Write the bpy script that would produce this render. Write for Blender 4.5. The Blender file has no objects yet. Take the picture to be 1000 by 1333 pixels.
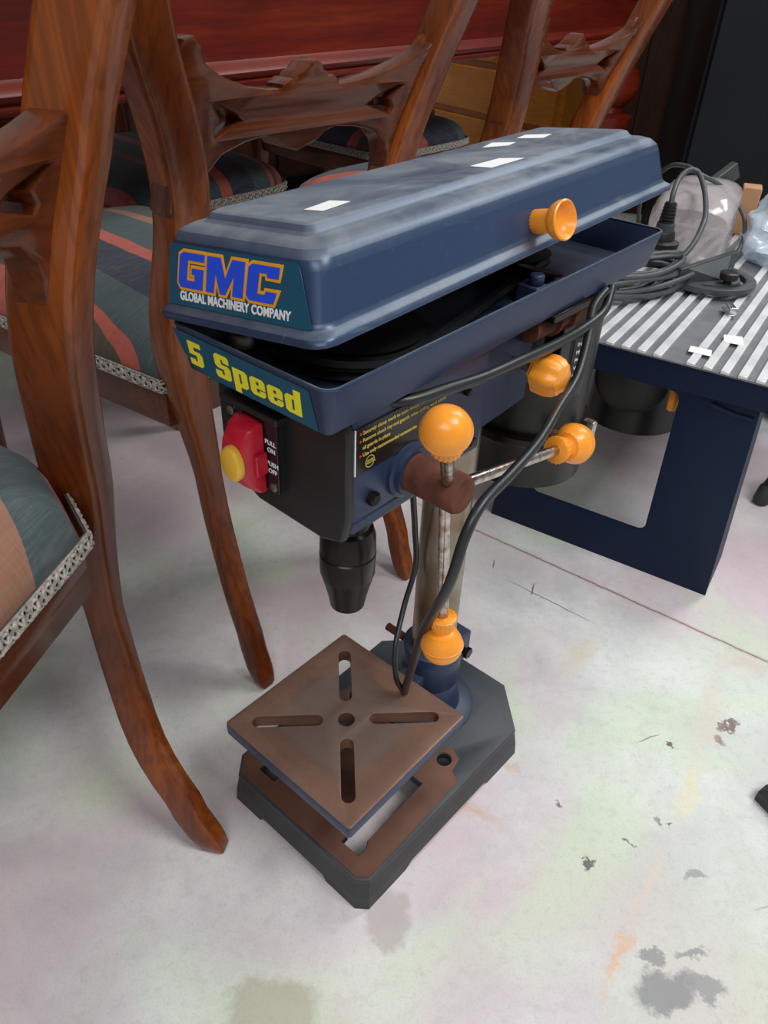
import bpy, bmesh, math, random
from math import sin, cos, pi, radians
from mathutils import Vector, Matrix, noise
random.seed(7)
C = bpy.context.scene.collection
SC = bpy.context.scene

# ------------------------------------------------------------------ camera
cd = bpy.data.cameras.new('camera'); cam = bpy.data.objects.new('camera', cd); C.objects.link(cam)
cd.sensor_fit = 'HORIZONTAL'; cd.sensor_width = 36; cd.lens = 980*36/1000
cd.clip_start = .01
_th, _ro = radians(35.8), radians(2.5)
_rt = Vector((1,0,0)); _up = Vector((0,sin(_th),cos(_th))); _fw = Vector((0,cos(_th),-sin(_th)))
_r2 = _rt*cos(_ro)+_up*sin(_ro); _u2 = _up*cos(_ro)-_rt*sin(_ro)
_m = Matrix((_r2,_u2,-_fw)).transposed().to_4x4(); _m.translation = Vector((0,0,.712))
cam.matrix_world = _m
SC.camera = cam
# ------------------------------------------------------------------ world, light, exposure
w = bpy.data.worlds.new('world'); SC.world = w; w.use_nodes = True
w.node_tree.nodes['Background'].inputs[0].default_value = (.93,.96,1,1)
w.node_tree.nodes['Background'].inputs[1].default_value = .29
SC.view_settings.view_transform = 'Standard'; SC.view_settings.look = 'None'
SC.view_settings.gamma = 1; SC.view_settings.exposure = 0.0; SC.view_settings.use_curve_mapping = False
def area(name, loc, target, sx, sy, power, col=(1,1,1)):
    l = bpy.data.lights.new(name,'AREA'); l.shape='RECTANGLE'; l.size=sx; l.size_y=sy; l.energy=power; l.color=col
    o = bpy.data.objects.new(name,l); C.objects.link(o); o.location=loc
    o.rotation_euler = (Vector(target)-Vector(loc)).to_track_quat('-Z','Y').to_euler(); return o
area('ceiling_lamp_light', (1.5,-.3,2.9), (.35,.6,0), 1.3,.9, 50, (.97,1,.98))
area('skylight_light', (-.5,-1.9,2.8), (0,.7,.2), 2.2,.8, 38, (1,.97,.97))
area('pine_fill_light', (1.3,1.7,2.9), (.3,3.5,.2), .9,.5, 24, (1,.97,.93))  # added fill, aimed at the pine drawers to brighten them
area('rear_lamp_light', (2.4,2.6,2.9), (.8,1.6,.2), 1.2,.6, 30, (.95,1,1))

# ------------------------------------------------------------------ materials
def nt(name):
    m = bpy.data.materials.new(name); m.use_nodes = True; t = m.node_tree
    return m, t, t.nodes['Principled BSDF']
def N(t, ty, **k):
    n = t.nodes.new(ty)
    for a,b in k.items():
        if a.startswith('i_'): n.inputs[a[2:].replace('_',' ')].default_value = b
        else: setattr(n,a,b)
    return n
def coords(t, scale=(1,1,1), kind='Object', rot=(0,0,0)):
    tc = N(t,'ShaderNodeTexCoord'); mp = N(t,'ShaderNodeMapping'); mp.inputs['Scale'].default_value = scale
    mp.inputs['Rotation'].default_value = rot
    t.links.new(tc.outputs[kind], mp.inputs[0]); return mp.outputs[0]
def ramp(t, fac, stops, interp='LINEAR'):
    r = N(t,'ShaderNodeValToRGB'); e = r.color_ramp; e.interpolation = interp
    while len(e.elements) < len(stops): e.elements.new(.5)
    for el,(p,c) in zip(e.elements, stops):
        el.position = p; el.color = (*c,1) if len(c)==3 else c
    t.links.new(fac, r.inputs[0]); return r.outputs[0]
def mixc(t, fac, a, b, mode='MIX'):
    m = N(t,'ShaderNodeMix', data_type='RGBA', blend_type=mode)
    for s,v in ((m.inputs[0],fac),(m.inputs[6],a),(m.inputs[7],b)):
        if isinstance(v,(int,float)): s.default_value = v
        elif isinstance(v,tuple): s.default_value = (*v,1)
        else: t.links.new(v,s)
    return m.outputs[2]
def math_(t, op, a, b=None, c=None, clamp=False):
    m = N(t,'ShaderNodeMath', operation=op, use_clamp=clamp)
    for i,v in enumerate((a,b,c)):
        if v is None: continue
        if isinstance(v,(int,float)): m.inputs[i].default_value = v
        else: t.links.new(v, m.inputs[i])
    return m.outputs[0]
def noise_(t, vec, scale, detail=4, rough=.55, dist=0):
    n = N(t,'ShaderNodeTexNoise'); n.inputs['Scale'].default_value=scale; n.inputs['Detail'].default_value=detail
    n.inputs['Roughness'].default_value=rough; n.inputs['Distortion'].default_value=dist
    t.links.new(vec, n.inputs['Vector']); return n.outputs['Fac']
def bump(t, b, h, strength=.3, dist=.001):
    n = N(t,'ShaderNodeBump'); n.inputs['Strength'].default_value=strength; n.inputs['Distance'].default_value=dist
    t.links.new(h,n.inputs['Height']); t.links.new(n.outputs[0], b.inputs['Normal'])
def plain(name, col, rough=.5, metal=0, var=.25, vscale=30, bs=.0, bscale=300, spec=.5, col2=None):
    m,t,b = nt(name); v = coords(t)
    c2 = col2 or tuple(x*(1-var) for x in col)
    n = noise_(t,v,vscale)
    t.links.new(ramp(t,n,[(.35,c2),(.62,col)]), b.inputs['Base Color'])
    b.inputs['Roughness'].default_value=rough; b.inputs['Metallic'].default_value=metal
    b.inputs['Specular IOR Level'].default_value=spec
    if bs: bump(t,b,noise_(t,v,bscale,3),bs,.0006)
    return m
def wood(name, dark, mid, light, rough=.28, scale=1, coat=.5, axis=2):
    m,t,b = nt(name); b.inputs['Specular IOR Level'].default_value=.28
    s = [22*scale]*3; s[axis] = 2.2*scale
    v = coords(t,tuple(s)); n1 = noise_(t,v,1.1,4,.5,.55)
    v2 = coords(t,(3,3,3)); n2 = noise_(t,v2,1.5,3)
    s3=[160]*3; s3[axis]=8
    n3 = noise_(t,coords(t,tuple(s3)),1,2)
    c = ramp(t,n1,[(.15,dark),(.45,mid),(.80,light)])
    c = mixc(t, ramp(t,n2,[(.30,(.45,)*3),(.60,(0,0,0))]), c, dark)
    c = mixc(t, ramp(t,n3,[(.4,(.35,)*3),(.55,(0,0,0))]), c, dark)
    t.links.new(c,b.inputs['Base Color']); b.inputs['Roughness'].default_value=rough
    b.inputs['Coat Weight'].default_value=coat; b.inputs['Coat Roughness'].default_value=.12
    bump(t,b,n3,.08,.0005); return m
M = {}
M['mahogany'] = wood('polished_mahogany',(.032,.007,.003),(.165,.033,.006),(.46,.115,.013),.27,.5,.35)
M['mahogany_x'] = wood('polished_mahogany_rail',(.028,.007,.003),(.13,.028,.007),(.27,.065,.012),.27,.45,.35,axis=0)
M['table_red'] = wood('red_table_wood',(.04,.004,.002),(.135,.009,.004),(.26,.035,.008),.42,.5,.05,axis=0)
M['pine'] = wood('golden_pine',(.40,.12,.012),(.62,.22,.025),(.72,.30,.05),.4,.5,.2,axis=0)
M['brown_panel'] = wood('brown_cabinet_wood',(.012,.004,.002),(.05,.016,.006),(.09,.03,.01),.5,.5,.1)
M['black_panel'] = plain('black_cabinet_laminate',(.006,.007,.009),.6,var=.3,vscale=3,spec=.2)
def blue_paint(name, col, dust, rough=.33, dz=.75, metal=.25, sp=.5):
    m,t,b = nt(name); b.inputs['Specular IOR Level'].default_value=sp; v = coords(t)
    g = N(t,'ShaderNodeNewGeometry'); sx = N(t,'ShaderNodeSeparateXYZ'); t.links.new(g.outputs['True Normal'], sx.inputs[0])
    up = ramp(t,sx.outputs[2],[(.35,(0,0,0)),(.97,(1,1,1))])
    n = noise_(t,v,14,6,.65,.6); nf = noise_(t,v,190,3,.6)
    d = math_(t,'MULTIPLY',up,ramp(t,n,[(.33,(.12,)*3),(.66,(dz,)*3)]))
    d = math_(t,'ADD',d,math_(t,'MULTIPLY',ramp(t,nf,[(.62,(0,0,0)),(.75,(1,1,1))]),.07),clamp=True)
    # fine scratches
    w1 = noise_(t,coords(t,(6,90,40),rot=(0,0,.7)),3,2,.5)
    d = math_(t,'ADD',d,math_(t,'MULTIPLY',ramp(t,w1,[(.70,(0,0,0)),(.74,(1,1,1))]),.12),clamp=True)
    t.links.new(mixc(t,d,col,dust),b.inputs['Base Color'])
    t.links.new(ramp(t,d,[(0,(rough,)*3),(.6,(.6,)*3)]),b.inputs['Roughness'])
    b.inputs['Metallic'].default_value=metal
    bump(t,b,nf,.06,.0003); return m
M['lid_blue'] = blue_paint('dusty_blue_steel',(.028,.056,.125),(.33,.36,.38),.30,.70)
M['tray_blue'] = blue_paint('navy_enamel_steel',(.022,.036,.082),(.10,.12,.15),.4,.3,.1)
M['cast_blue'] = blue_paint('navy_cast_iron_paint',(.018,.032,.078),(.10,.10,.11),.38,.25,.0)
M['saw_blue'] = blue_paint('dark_blue_saw_paint',(.003,.012,.040),(.02,.035,.07),.45,.12,.0,.22)
M['black_plastic'] = plain('black_plastic',(.016,.016,.017),.42,bs=.15,bscale=500)
M['black_gloss'] = plain('black_gloss_label',(.012,.010,.012),.25,var=.1)
M['black_metal'] = plain('blackened_steel',(.025,.022,.020),.28,.8,bs=.1,bscale=400)
M['black_rubber'] = plain('black_rubber',(.014,.015,.017),.38,spec=.6)
M['grey_rubber'] = plain('grey_rubber_cable',(.075,.085,.09),.45)
M['motor_black'] = plain('motor_black_paint',(.014,.015,.013),.4,.2,bs=.1)
M['orange'] = plain('orange_plastic',(.98,.35,.028),.28,var=.10,vscale=60)
M['yellow_btn'] = plain('yellow_plastic',(.93,.55,.05),.4,var=.08)
M['red_switch'] = plain('red_plastic',(.62,.012,.035),.32,var=.12)
M['steel'] = plain('worn_steel_rod',(.62,.58,.54),.25,1,col2=(.34,.25,.19),vscale=180,bs=.2)
M['column'] = plain('tarnished_column_steel',(.34,.31,.24),.33,.85,col2=(.22,.13,.085),vscale=14,bs=.1)
M['rust'] = plain('rusty_cast_steel',(.17,.060,.036),.8,0,col2=(.085,.032,.022),vscale=40,bs=.8,bscale=500,spec=.2)
M['screw'] = plain('steel_screw_head',(.30,.27,.25),.4,.9,var=.4,vscale=300)
M['grey_alu'] = plain('ribbed_aluminium',(.86,.86,.87),.42,.25,var=.15,vscale=25)
M['grey_alu_dark'] = plain('dull_aluminium_groove',(.22,.22,.24),.55,.3,var=.2)
M['gauge'] = plain('grey_cast_plastic',(.055,.065,.065),.38,bs=.1)
M['teal_label'] = plain('teal_label_film',(.007,.095,.165),.36,var=.06)
M['ink_blue'] = plain('blue_ink',(.015,.09,.85),.4,var=.05)
M['ink_orange'] = plain('orange_ink',(1.0,.42,.015),.4,var=.03)
M['ink_yellow'] = plain('yellow_ink',(1.0,.93,.03),.4,var=.03)
M['ink_white'] = plain('white_ink',(.93,.95,.97),.5,var=.03)
M['ink_cream'] = plain('faded_yellow_ink',(.65,.50,.08),.5,var=.2)
M['ink_red'] = plain('red_ink',(.6,.03,.02),.5,var=.05)
M['patch_white'] = plain('white_patch_finish',(.93,.93,.92),.6,var=.02)
M['block_wood'] = plain('raw_timber_block',(.55,.30,.15),.7,var=.2)
M['gimp'] = plain('silver_braid_thread',(.52,.47,.42),.5,.15,var=.5,vscale=260,bs=.5,bscale=900)
M['gimp_back'] = plain('dark_braid_backing',(.07,.055,.045),.8)
M['foot_grey'] = plain('dark_grey_rubber_foot',(.035,.037,.038),.6)
M['metal_chrome'] = plain('bright_clip_steel',(.7,.72,.72),.2,1,var=.2)

def table_top_mat():
    m,t,b = nt('machined_rusty_iron_table'); v = coords(t)
    n = noise_(t,v,11,5,.6,.5); nf = noise_(t,v,220,4,.7)
    c = ramp(t,n,[(.30,(.18,.095,.068)),(.5,(.235,.135,.10)),(.7,(.28,.155,.10))])
    # ghost square of sheen painted into the colour, corners at the edge mid-points
    sp = N(t,'ShaderNodeSeparateXYZ'); tc = N(t,'ShaderNodeTexCoord'); t.links.new(tc.outputs['Object'],sp.inputs[0])
    ax = math_(t,'ABSOLUTE',math_(t,'ADD',sp.outputs[0],.133)); ay = math_(t,'ABSOLUTE',sp.outputs[1])
    r = math_(t,'MAXIMUM',ax,ay); r = math_(t,'ADD',r,math_(t,'MULTIPLY',math_(t,'SUBTRACT',n,.5),.02))
    mk = ramp(t,r,[(.050,(1,1,1)),(.056,(0,0,0))])
    c = mixc(t,math_(t,'MULTIPLY',mk,.55),c,(.20,.165,.15))
    rr = math_(t,'MULTIPLY',ramp(t,r,[(.049,(0,0,0)),(.053,(1,1,1)),(.059,(0,0,0))]),.22)
    c = mixc(t,rr,c,(.08,.07,.07))
    for px_,py_ in ((.052,.040),(.040,.052),(.052,-.036),(-.040,.052),(-.036,-.050),(.030,-.052)):
        dx=math_(t,'ABSOLUTE',math_(t,'SUBTRACT',math_(t,'ADD',sp.outputs[0],.133),px_)); dy=math_(t,'ABSOLUTE',math_(t,'SUBTRACT',sp.outputs[1],py_))
        lx,ly=(.007,.018) if abs(px_)>abs(py_) else (.018,.007)
        q=math_(t,'MAXIMUM',math_(t,'DIVIDE',dx,lx),math_(t,'DIVIDE',dy,ly))
        c = mixc(t,ramp(t,math_(t,'MULTIPLY',q,.5),[(.38,(.38,)*3),(.5,(0,0,0))]),c,(.30,.17,.11))
    c = mixc(t,ramp(t,nf,[(.55,(0,0,0)),(.8,(.3,)*3)]),c,(.08,.045,.03))
    t.links.new(c,b.inputs['Base Color']); b.inputs['Roughness'].default_value=.42; b.inputs['Metallic'].default_value=.35
    bump(t,b,nf,.1,.0003); return m
M['table_top'] = table_top_mat()
M['base_rust'] = plain('machined_rusty_base',(.20,.095,.062),.5,.3,col2=(.11,.055,.04),vscale=12,bs=.15)
M['base_paint'] = plain('grey_blue_base_paint',(.050,.058,.068),.5,0,col2=(.025,.030,.038),vscale=9,bs=.2)
M['base_side'] = plain('black_base_paint',(.026,.029,.031),.45,0,var=.3,vscale=20,bs=.2)

TE=(.048,.080,.088); SA=(.52,.095,.062); NV=(.018,.023,.050); OL=(.085,.058,.034); TA=(.33,.15,.085); GR=(.06,.08,.05)
def fabric(name, centre, d0, span, stops):
    m,t,b = nt(name)
    v = coords(t)
    vd = N(t,'ShaderNodeVectorMath',operation='DISTANCE'); t.links.new(v,vd.inputs[0]); vd.inputs[1].default_value=centre
    nz = noise_(t,v,6,2)
    d = math_(t,'ADD',vd.outputs['Value'],math_(t,'MULTIPLY',math_(t,'SUBTRACT',nz,.5),.025))
    k = math_(t,'DIVIDE',math_(t,'SUBTRACT',d,d0),span,clamp=True)
    c = ramp(t,k,stops,'CONSTANT')
    h1 = noise_(t,coords(t,(40,900,25)),1,2); h2 = noise_(t,coords(t,(700,60,25)),1,2); cl = noise_(t,coords(t,(8,60,10)),1,3)
    c = mixc(t,ramp(t,h1,[(.42,(0,0,0)),(.78,(.30,)*3)]),c,(.26,.25,.24))
    c = mixc(t,ramp(t,h2,[(.5,(0,0,0)),(.8,(.25,)*3)]),c,(.02,.02,.02))
    c = mixc(t,ramp(t,cl,[(.45,(0,0,0)),(.75,(.30,)*3)]),c,(.03,.035,.04))
    t.links.new(c,b.inputs['Base Color']); b.inputs['Roughness'].default_value=.7
    b.inputs['Sheen Weight'].default_value=.15
    bump(t,b,math_(t,'ADD',h1,h2),.3,.0007); return m
SB=[(0,TE),(.08,SA),(.30,OL),(.324,SA),(.345,TE),(.43,NV),(.546,SA),(.596,TE),(.72,TA),(.76,GR),(.82,TE),(.92,SA)]
M['fabric_b'] = fabric('striped_seat_fabric',(-1.22,.44,.38),1.227-.15,.5,SB)
M['fabric_a'] = fabric('striped_seat_fabric_near',(-.19,.48,.38),.30,.4,[(0,NV),(.2,SA),(.3,GR),(.42,TA),(.64,TE),(.755,SA),(.79,NV)])
M['fabric_c'] = fabric('striped_seat_fabric_far',(.55,.95,.38),.05,.75,[(0,SA),(.16,NV),(.30,TE),(.42,SA),(.52,OL),(.60,SA),(.64,NV),(.78,TE),(.90,SA)])

def floor_mat():
    m,t,b = nt('stained_concrete'); 
    tc = N(t,'ShaderNodeTexCoord'); v = tc.outputs['Object']
    big = noise_(t,v,2.6,3,.5,.4); big2 = noise_(t,coords(t,(1,1,1),rot=(.4,0,1)),3.3,3,.5,.6); mid = noise_(t,v,9,7,.68,.5); fine = noise_(t,v,85,6,.75); gr=noise_(t,v,420,2,.6)
    c = ramp(t,mid,[(.3,(.58,.57,.58)),(.5,(.69,.685,.69)),(.68,(.80,.80,.80))])
    c = mixc(t,ramp(t,big,[(.40,(0,0,0)),(.55,(.75,)*3)]),c,(.68,.53,.58),'MIX')
    c = mixc(t,ramp(t,big2,[(.48,(0,0,0)),(.62,(.65,)*3)]),c,(.66,.80,.57),'MIX')
    c = mixc(t,ramp(t,noise_(t,v,4.5,4,.6,.5),[(.5,(0,0,0)),(.7,(.7,)*3)]),c,(.86,.89,.87))
    c = mixc(t,ramp(t,fine,[(.33,(.35,)*3),(.5,(0,0,0))]),c,(.50,.48,.48))
    c = mixc(t,ramp(t,noise_(t,v,38,3,.5,.3),[(.72,(0,0,0)),(.76,(.35,)*3)]),c,(.45,.43,.44))
    c = mixc(t,ramp(t,gr,[(.3,(.18,)*3),(.5,(0,0,0))]),c,(.35,.33,.33))
    wob = noise_(t,v,26,5,.7); wob2 = noise_(t,coords(t,(1,1,1),rot=(0,0,2)),40,5,.7)
    sp = N(t,'ShaderNodeSeparateXYZ'); t.links.new(v,sp.inputs[0])
    X = math_(t,'ADD',sp.outputs[0],math_(t,'MULTIPLY',math_(t,'SUBTRACT',wob,.5),.05))
    Y = math_(t,'ADD',sp.outputs[1],math_(t,'MULTIPLY',math_(t,'SUBTRACT',wob2,.5),.05))
    def blob(c,x,y,rx,ry,col,s=.6,soft=.35,ang=0):
        dx=math_(t,'SUBTRACT',X,x); dy=math_(t,'SUBTRACT',Y,y)
        ca,sa=cos(ang),sin(ang)
        a=math_(t,'ADD',math_(t,'MULTIPLY',dx,ca/rx),math_(t,'MULTIPLY',dy,sa/rx))
        bb=math_(t,'ADD',math_(t,'MULTIPLY',dx,-sa/ry),math_(t,'MULTIPLY',dy,ca/ry))
        r=math_(t,'SQRT',math_(t,'ADD',math_(t,'MULTIPLY',a,a),math_(t,'MULTIPLY',bb,bb)))
        k=ramp(t,r,[(max(0,1-soft)*.5,(s,)*3),(.5,(0,0,0))])
        return mixc(t,k,c,col)
    # ramp input 0..1 -> ellipse edge sits at r = .5, so radii below are doubled
    B=lambda *a,**k: blob(a[0],a[1],a[2],a[3]*2,a[4]*2,*a[5:],**k)
    c=B(c,.02,.345,.026,.035,(.42,.36,.33),s=.55)
    c=B(c,-.076,.262,.045,.036,(.40,.35,.27),s=.6)
    c=B(c,.418,.585,.017,.006,(.20,.13,.12),s=.9,ang=.3); c=B(c,.398,.566,.009,.011,(.24,.15,.13),s=.8)
    c=B(c,.337,.553,.006,.006,(.10,.08,.08),s=.9)
    c=B(c,.264,.43,.010,.003,(.12,.12,.13),s=.9,ang=-.6); c=B(c,.218,.41,.003,.011,(.12,.10,.10),s=.9,ang=-.5)
    c=B(c,.20,.475,.004,.005,(.15,.14,.15),s=.9); c=B(c,.30,.455,.004,.009,(.25,.24,.26),s=.8); c=B(c,.31,.452,.0035,.004,(.1,.09,.09),s=.9)
    c=B(c,.320,.40,.012,.006,(.30,.29,.31),s=.7)
    c=B(c,.262,.293,.034,.020,(.22,.22,.24),s=.75,ang=.2); c=B(c,.300,.300,.022,.012,(.26,.26,.28),s=.7,ang=-.5); c=B(c,.258,.322,.012,.009,(.22,.22,.24),s=.7); c=B(c,.295,.327,.018,.005,(.25,.25,.26),s=.7)
    c=B(c,.105,.462,.045,.012,(.60,.36,.26),s=.55,soft=.8,ang=-.6); c=B(c,.15,.52,.030,.007,(.60,.40,.30),s=.45,soft=.8,ang=-.9)
    # orange rust run
    c=B(c,.228,.322,.050,.0065,(.80,.46,.24),s=.75,soft=.9,ang=1.0); c=B(c,.275,.39,.055,.008,(.80,.60,.50),s=.6,soft=.9,ang=1.05)
    c=B(c,.345,.495,.055,.013,(.86,.78,.42),s=.6,soft=.95,ang=.95); c=B(c,.40,.60,.10,.02,(.78,.64,.56),s=.5,soft=.95,ang=1.1)
    c=B(c,.26,.69,.055,.022,(.70,.58,.38),s=.55,soft=.95,ang=.9); c=B(c,.47,.69,.05,.03,(.74,.54,.50),s=.5,soft=.95)
    # expansion joint and cracks
    def line(c,x1,y1,x2,y2,wd,col,s,sft=.5):
        L=math.hypot(x2-x1,y2-y1); return blob(c,(x1+x2)/2,(y1+y2)/2,L,wd*2,col,s,soft=sft,ang=math.atan2(y2-y1,x2-x1))
    X = math_(t,'ADD',sp.outputs[0],math_(t,'MULTIPLY',math_(t,'SUBTRACT',wob,.5),.006)); Y = math_(t,'ADD',sp.outputs[1],math_(t,'MULTIPLY',math_(t,'SUBTRACT',wob2,.5),.006))
    c=line(c,-.1,1.125,.85,.446,.005,(.55,.40,.37),.55); c=line(c,-.1,1.125,.85,.446,.0016,(.22,.15,.14),.9)
    c=line(c,.175,.838,.30,.744,.0012,(.16,.15,.17),.8,.3); c=line(c,.213,.80,.222,.83,.0014,(.12,.12,.14),.9,.3); c=line(c,.165,.855,.168,.88,.0015,(.16,.15,.18),.8,.3)
    c=line(c,.30,.555,.335,.57,.0009,(.15,.15,.17),.7,.3); c=line(c,.36,.365,.47,.40,.0013,(.25,.25,.26),.6,.4)
    t.links.new(c,b.inputs['Base Color'])
    t.links.new(ramp(t,mid,[(.3,(.42,)*3),(.7,(.62,)*3)]),b.inputs['Roughness']); b.inputs['Specular IOR Level'].default_value=.35
    bump(t,b,math_(t,'ADD',mid,math_(t,'MULTIPLY',fine,.4)),.10,.002); return m
M['floor'] = floor_mat()
def clear(name, tint, alpha, rough):
    m,t,b = nt(name); b.inputs['Base Color'].default_value=(*tint,1); b.inputs['Roughness'].default_value=rough
    v=coords(t); n=noise_(t,v,30,4)
    t.links.new(ramp(t,n,[(.3,(alpha*.75,)*3),(.7,(min(1,alpha*1.3),)*3)]),b.inputs['Alpha']); b.inputs['Specular IOR Level'].default_value=.9
    return m
M['clear_guard'] = clear('scuffed_clear_plastic',(.66,.60,.61),.42,.12)
M['clear_bag'] = clear('crumpled_clear_film',(.72,.82,.92),.62,.12)

# ------------------------------------------------------------------ mesh helpers
class MB:
    def __init__(s): s.v=[]; s.f=[]; s.mi=[]
    def add(s, vs, fs, mi=0):
        o=len(s.v); s.v += [tuple(p) for p in vs]; s.f += [tuple(i+o for i in f) for f in fs]; s.mi += [mi]*len(fs); return s
    def box(s, x0,x1,y0,y1,z0,z1, mi=0, T=None):
        vs=[(x,y,z) for z in (z0,z1) for y in (y0,y1) for x in (x0,x1)]
        if T: vs=[T(*p) for p in vs]
        return s.add(vs,[(0,2,3,1),(4,5,7,6),(0,1,5,4),(2,6,7,3),(0,4,6,2),(1,3,7,5)],mi)
    def loft(s, rings, mi=0, cap0=True, cap1=True, closed=True):
        n=len(rings[0]); vs=[p for r in rings for p in r]; fs=[]
        for k in range(len(rings)-1):
            for i in range(n if closed else n-1):
                j=(i+1)%n; fs.append((k*n+i,k*n+j,(k+1)*n+j,(k+1)*n+i))
        if cap0: fs.append(tuple(range(n-1,-1,-1)))
        if cap1: fs.append(tuple((len(rings)-1)*n+i for i in range(n)))
        return s.add(vs,fs,mi)
    def prism(s, poly, a, b_, mp, mi=0):   # poly 2d, mp(x,y,h)->3d
        return s.loft([[mp(x,y,a) for x,y in poly],[mp(x,y,b_) for x,y in poly]],mi)
    def lathe(s, prof, o, ax, n=24, mi=0, cap=True, flute=0, fr=(0,0)):
        o=Vector(o); ax=Vector(ax).normalized(); a=ax.orthogonal().normalized(); b=ax.cross(a)
        rings=[]
        for h,r in prof:
            ring=[]
            for i in range(n):
                rr=r
                if flute and fr[0]<=h<=fr[1]: rr = r*(1+flute*(1 if i%2 else -1))
                t=2*pi*i/n; ring.append(o+ax*h+(a*cos(t)+b*sin(t))*rr)
            rings.append(ring)
        return s.loft(rings,mi,cap,cap)
    def tube(s, pts, r, n=10, mi=0, cap=True):
        pts=[Vector(p) for p in pts]; rings=[]; prev=None
        for i,p in enumerate(pts):
            d=(pts[min(i+1,len(pts)-1)]-pts[max(i-1,0)]).normalized()
            if prev is None: a=d.orthogonal().normalized()
            else: a=(prev-d*prev.dot(d)).normalized()
            prev=a; b=d.cross(a); rr=r[i] if isinstance(r,(list,tuple)) else r
            rings.append([p+(a*cos(2*pi*k/n)+b*sin(2*pi*k/n))*rr for k in range(n)])
        return s.loft(rings,mi,cap,cap)
    def build(s, name, mats, parent=None, smooth=35, bevel=0, seg=2, recalc=True):
        me=bpy.data.meshes.new(name); me.from_pydata(s.v,[],s.f)
        if not isinstance(mats,(list,tuple)): mats=[mats]
        for m in mats: me.materials.append(m if not isinstance(m,str) else M[m])
        for p,mi in zip(me.polygons,s.mi): p.material_index=mi
        if recalc:
            bm=bmesh.new(); bm.from_mesh(me); bmesh.ops.recalc_face_normals(bm,faces=bm.faces); bm.to_mesh(me); bm.free()
        me.update(); o=bpy.data.objects.new(name,me); C.objects.link(o)
        if parent: o.parent=parent
        if smooth:
            me.shade_smooth(); me.set_sharp_from_angle(angle=radians(smooth))
        if bevel:
            bv=o.modifiers.new('bevel','BEVEL'); bv.width=bevel; bv.segments=seg; bv.limit_method='ANGLE'; bv.angle_limit=radians(40)
        return o
def smooth_pts(P, n=8):
    P=[Vector(p) for p in P]; out=[]
    for i in range(len(P)-1):
        p0=P[max(i-1,0)];p1=P[i];p2=P[i+1];p3=P[min(i+2,len(P)-1)]
        for k in range(n):
            t=k/n; out.append(.5*((2*p1)+(p2-p0)*t+(2*p0-5*p1+4*p2-p3)*t*t+(3*p1-p0-3*p2+p3)*t**3))
    out.append(P[-1]); return out
def rrect(x0,x1,y0,y1,r,n=5):
    P=[]
    for cx,cy,a in ((x1-r,y0+r,-pi/2),(x1-r,y1-r,0),(x0+r,y1-r,pi/2),(x0+r,y0+r,pi)):
        for k in range(n+1):
            t=a+pi/2*k/n; P.append((cx+r*cos(t),cy+r*sin(t)))
    return P
def filled(name, outlines, depth, mp, mats, parent, bevel=0, matf=None, smooth=35, offset=0):
    """plate with holes: 2d outlines -> solid of thickness depth, mapped by mp(x,y,h)"""
    cu=bpy.data.curves.new('t','CURVE'); cu.dimensions='2D'; cu.fill_mode='BOTH'; cu.extrude=depth/2; cu.offset=offset
    cu.bevel_depth=bevel; cu.bevel_resolution=1
    for L in outlines:
        s=cu.splines.new('POLY'); s.points.add(len(L)-1)
        for p,(x,y) in zip(s.points,L): p.co=(x,y,0,1)
        s.use_cyclic_u=True
    to=bpy.data.objects.new('t',cu); C.objects.link(to)
    me=bpy.data.meshes.new_from_object(to.evaluated_get(bpy.context.evaluated_depsgraph_get()))
    bpy.data.objects.remove(to); bpy.data.curves.remove(cu)
    return finish(me,name,depth,mp,mats,parent,matf,smooth)
def finish(me,name,depth,mp,mats,parent,matf=None,smooth=35):
    me.name=name; me.materials.clear()
    if not isinstance(mats,(list,tuple)): mats=[mats]
    for m in mats: me.materials.append(M[m])
    fl=[p.normal.z for p in me.polygons]; cen=[p.center.copy() for p in me.polygons]
    for p,z,cc in zip(me.polygons,fl,cen): p.material_index = matf(cc,z) if matf else 0
    for v in me.vertices: v.co=mp(v.co.x,v.co.y,v.co.z+depth/2)
    me.update()
    bm=bmesh.new(); bm.from_mesh(me); bmesh.ops.remove_doubles(bm,verts=bm.verts,dist=1e-6); bmesh.ops.recalc_face_normals(bm,faces=bm.faces); bm.to_mesh(me); bm.free()
    o=bpy.data.objects.new(name,me); C.objects.link(o)
    if parent: o.parent=parent
    if smooth: me.shade_smooth(); me.set_sharp_from_angle(angle=radians(smooth))
    return o
def text(name, s, size, mp, mat, parent, offset=0, shear=0, depth=.0003, sx=1, align='LEFT', space=1):
    cu=bpy.data.curves.new('t','FONT'); cu.body=s; cu.size=size; cu.offset=offset; cu.shear=shear; cu.extrude=depth/2; cu.align_x=align; cu.space_character=space
    to=bpy.data.objects.new('t',cu); C.objects.link(to)
    me=bpy.data.meshes.new_from_object(to.evaluated_get(bpy.context.evaluated_depsgraph_get()))
    bpy.data.objects.remove(to); bpy.data.curves.remove(cu)
    return finish(me,name,depth,lambda x,y,h: mp(x*sx,y,h),mat,parent,smooth=0)
def empty(name, label, cat, loc=(0,0,0), rz=0, group=None):
    o=bpy.data.objects.new(name,None); C.objects.link(o); o.location=loc; o.rotation_euler=(0,0,rz); o.empty_display_size=.05
    o['label']=label; o['category']=cat
    if group: o['group']=group
    return o
def tag(o,label,cat,group=None):
    o['label']=label; o['category']=cat
    if group: o['group']=group
    return o
V3=Vector

# ------------------------------------------------------------------ setting
f=MB(); f.box(-4,4,-3,6.5,-.05,0); fo=f.build('floor','floor',smooth=0); fo['kind']='structure'

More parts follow.
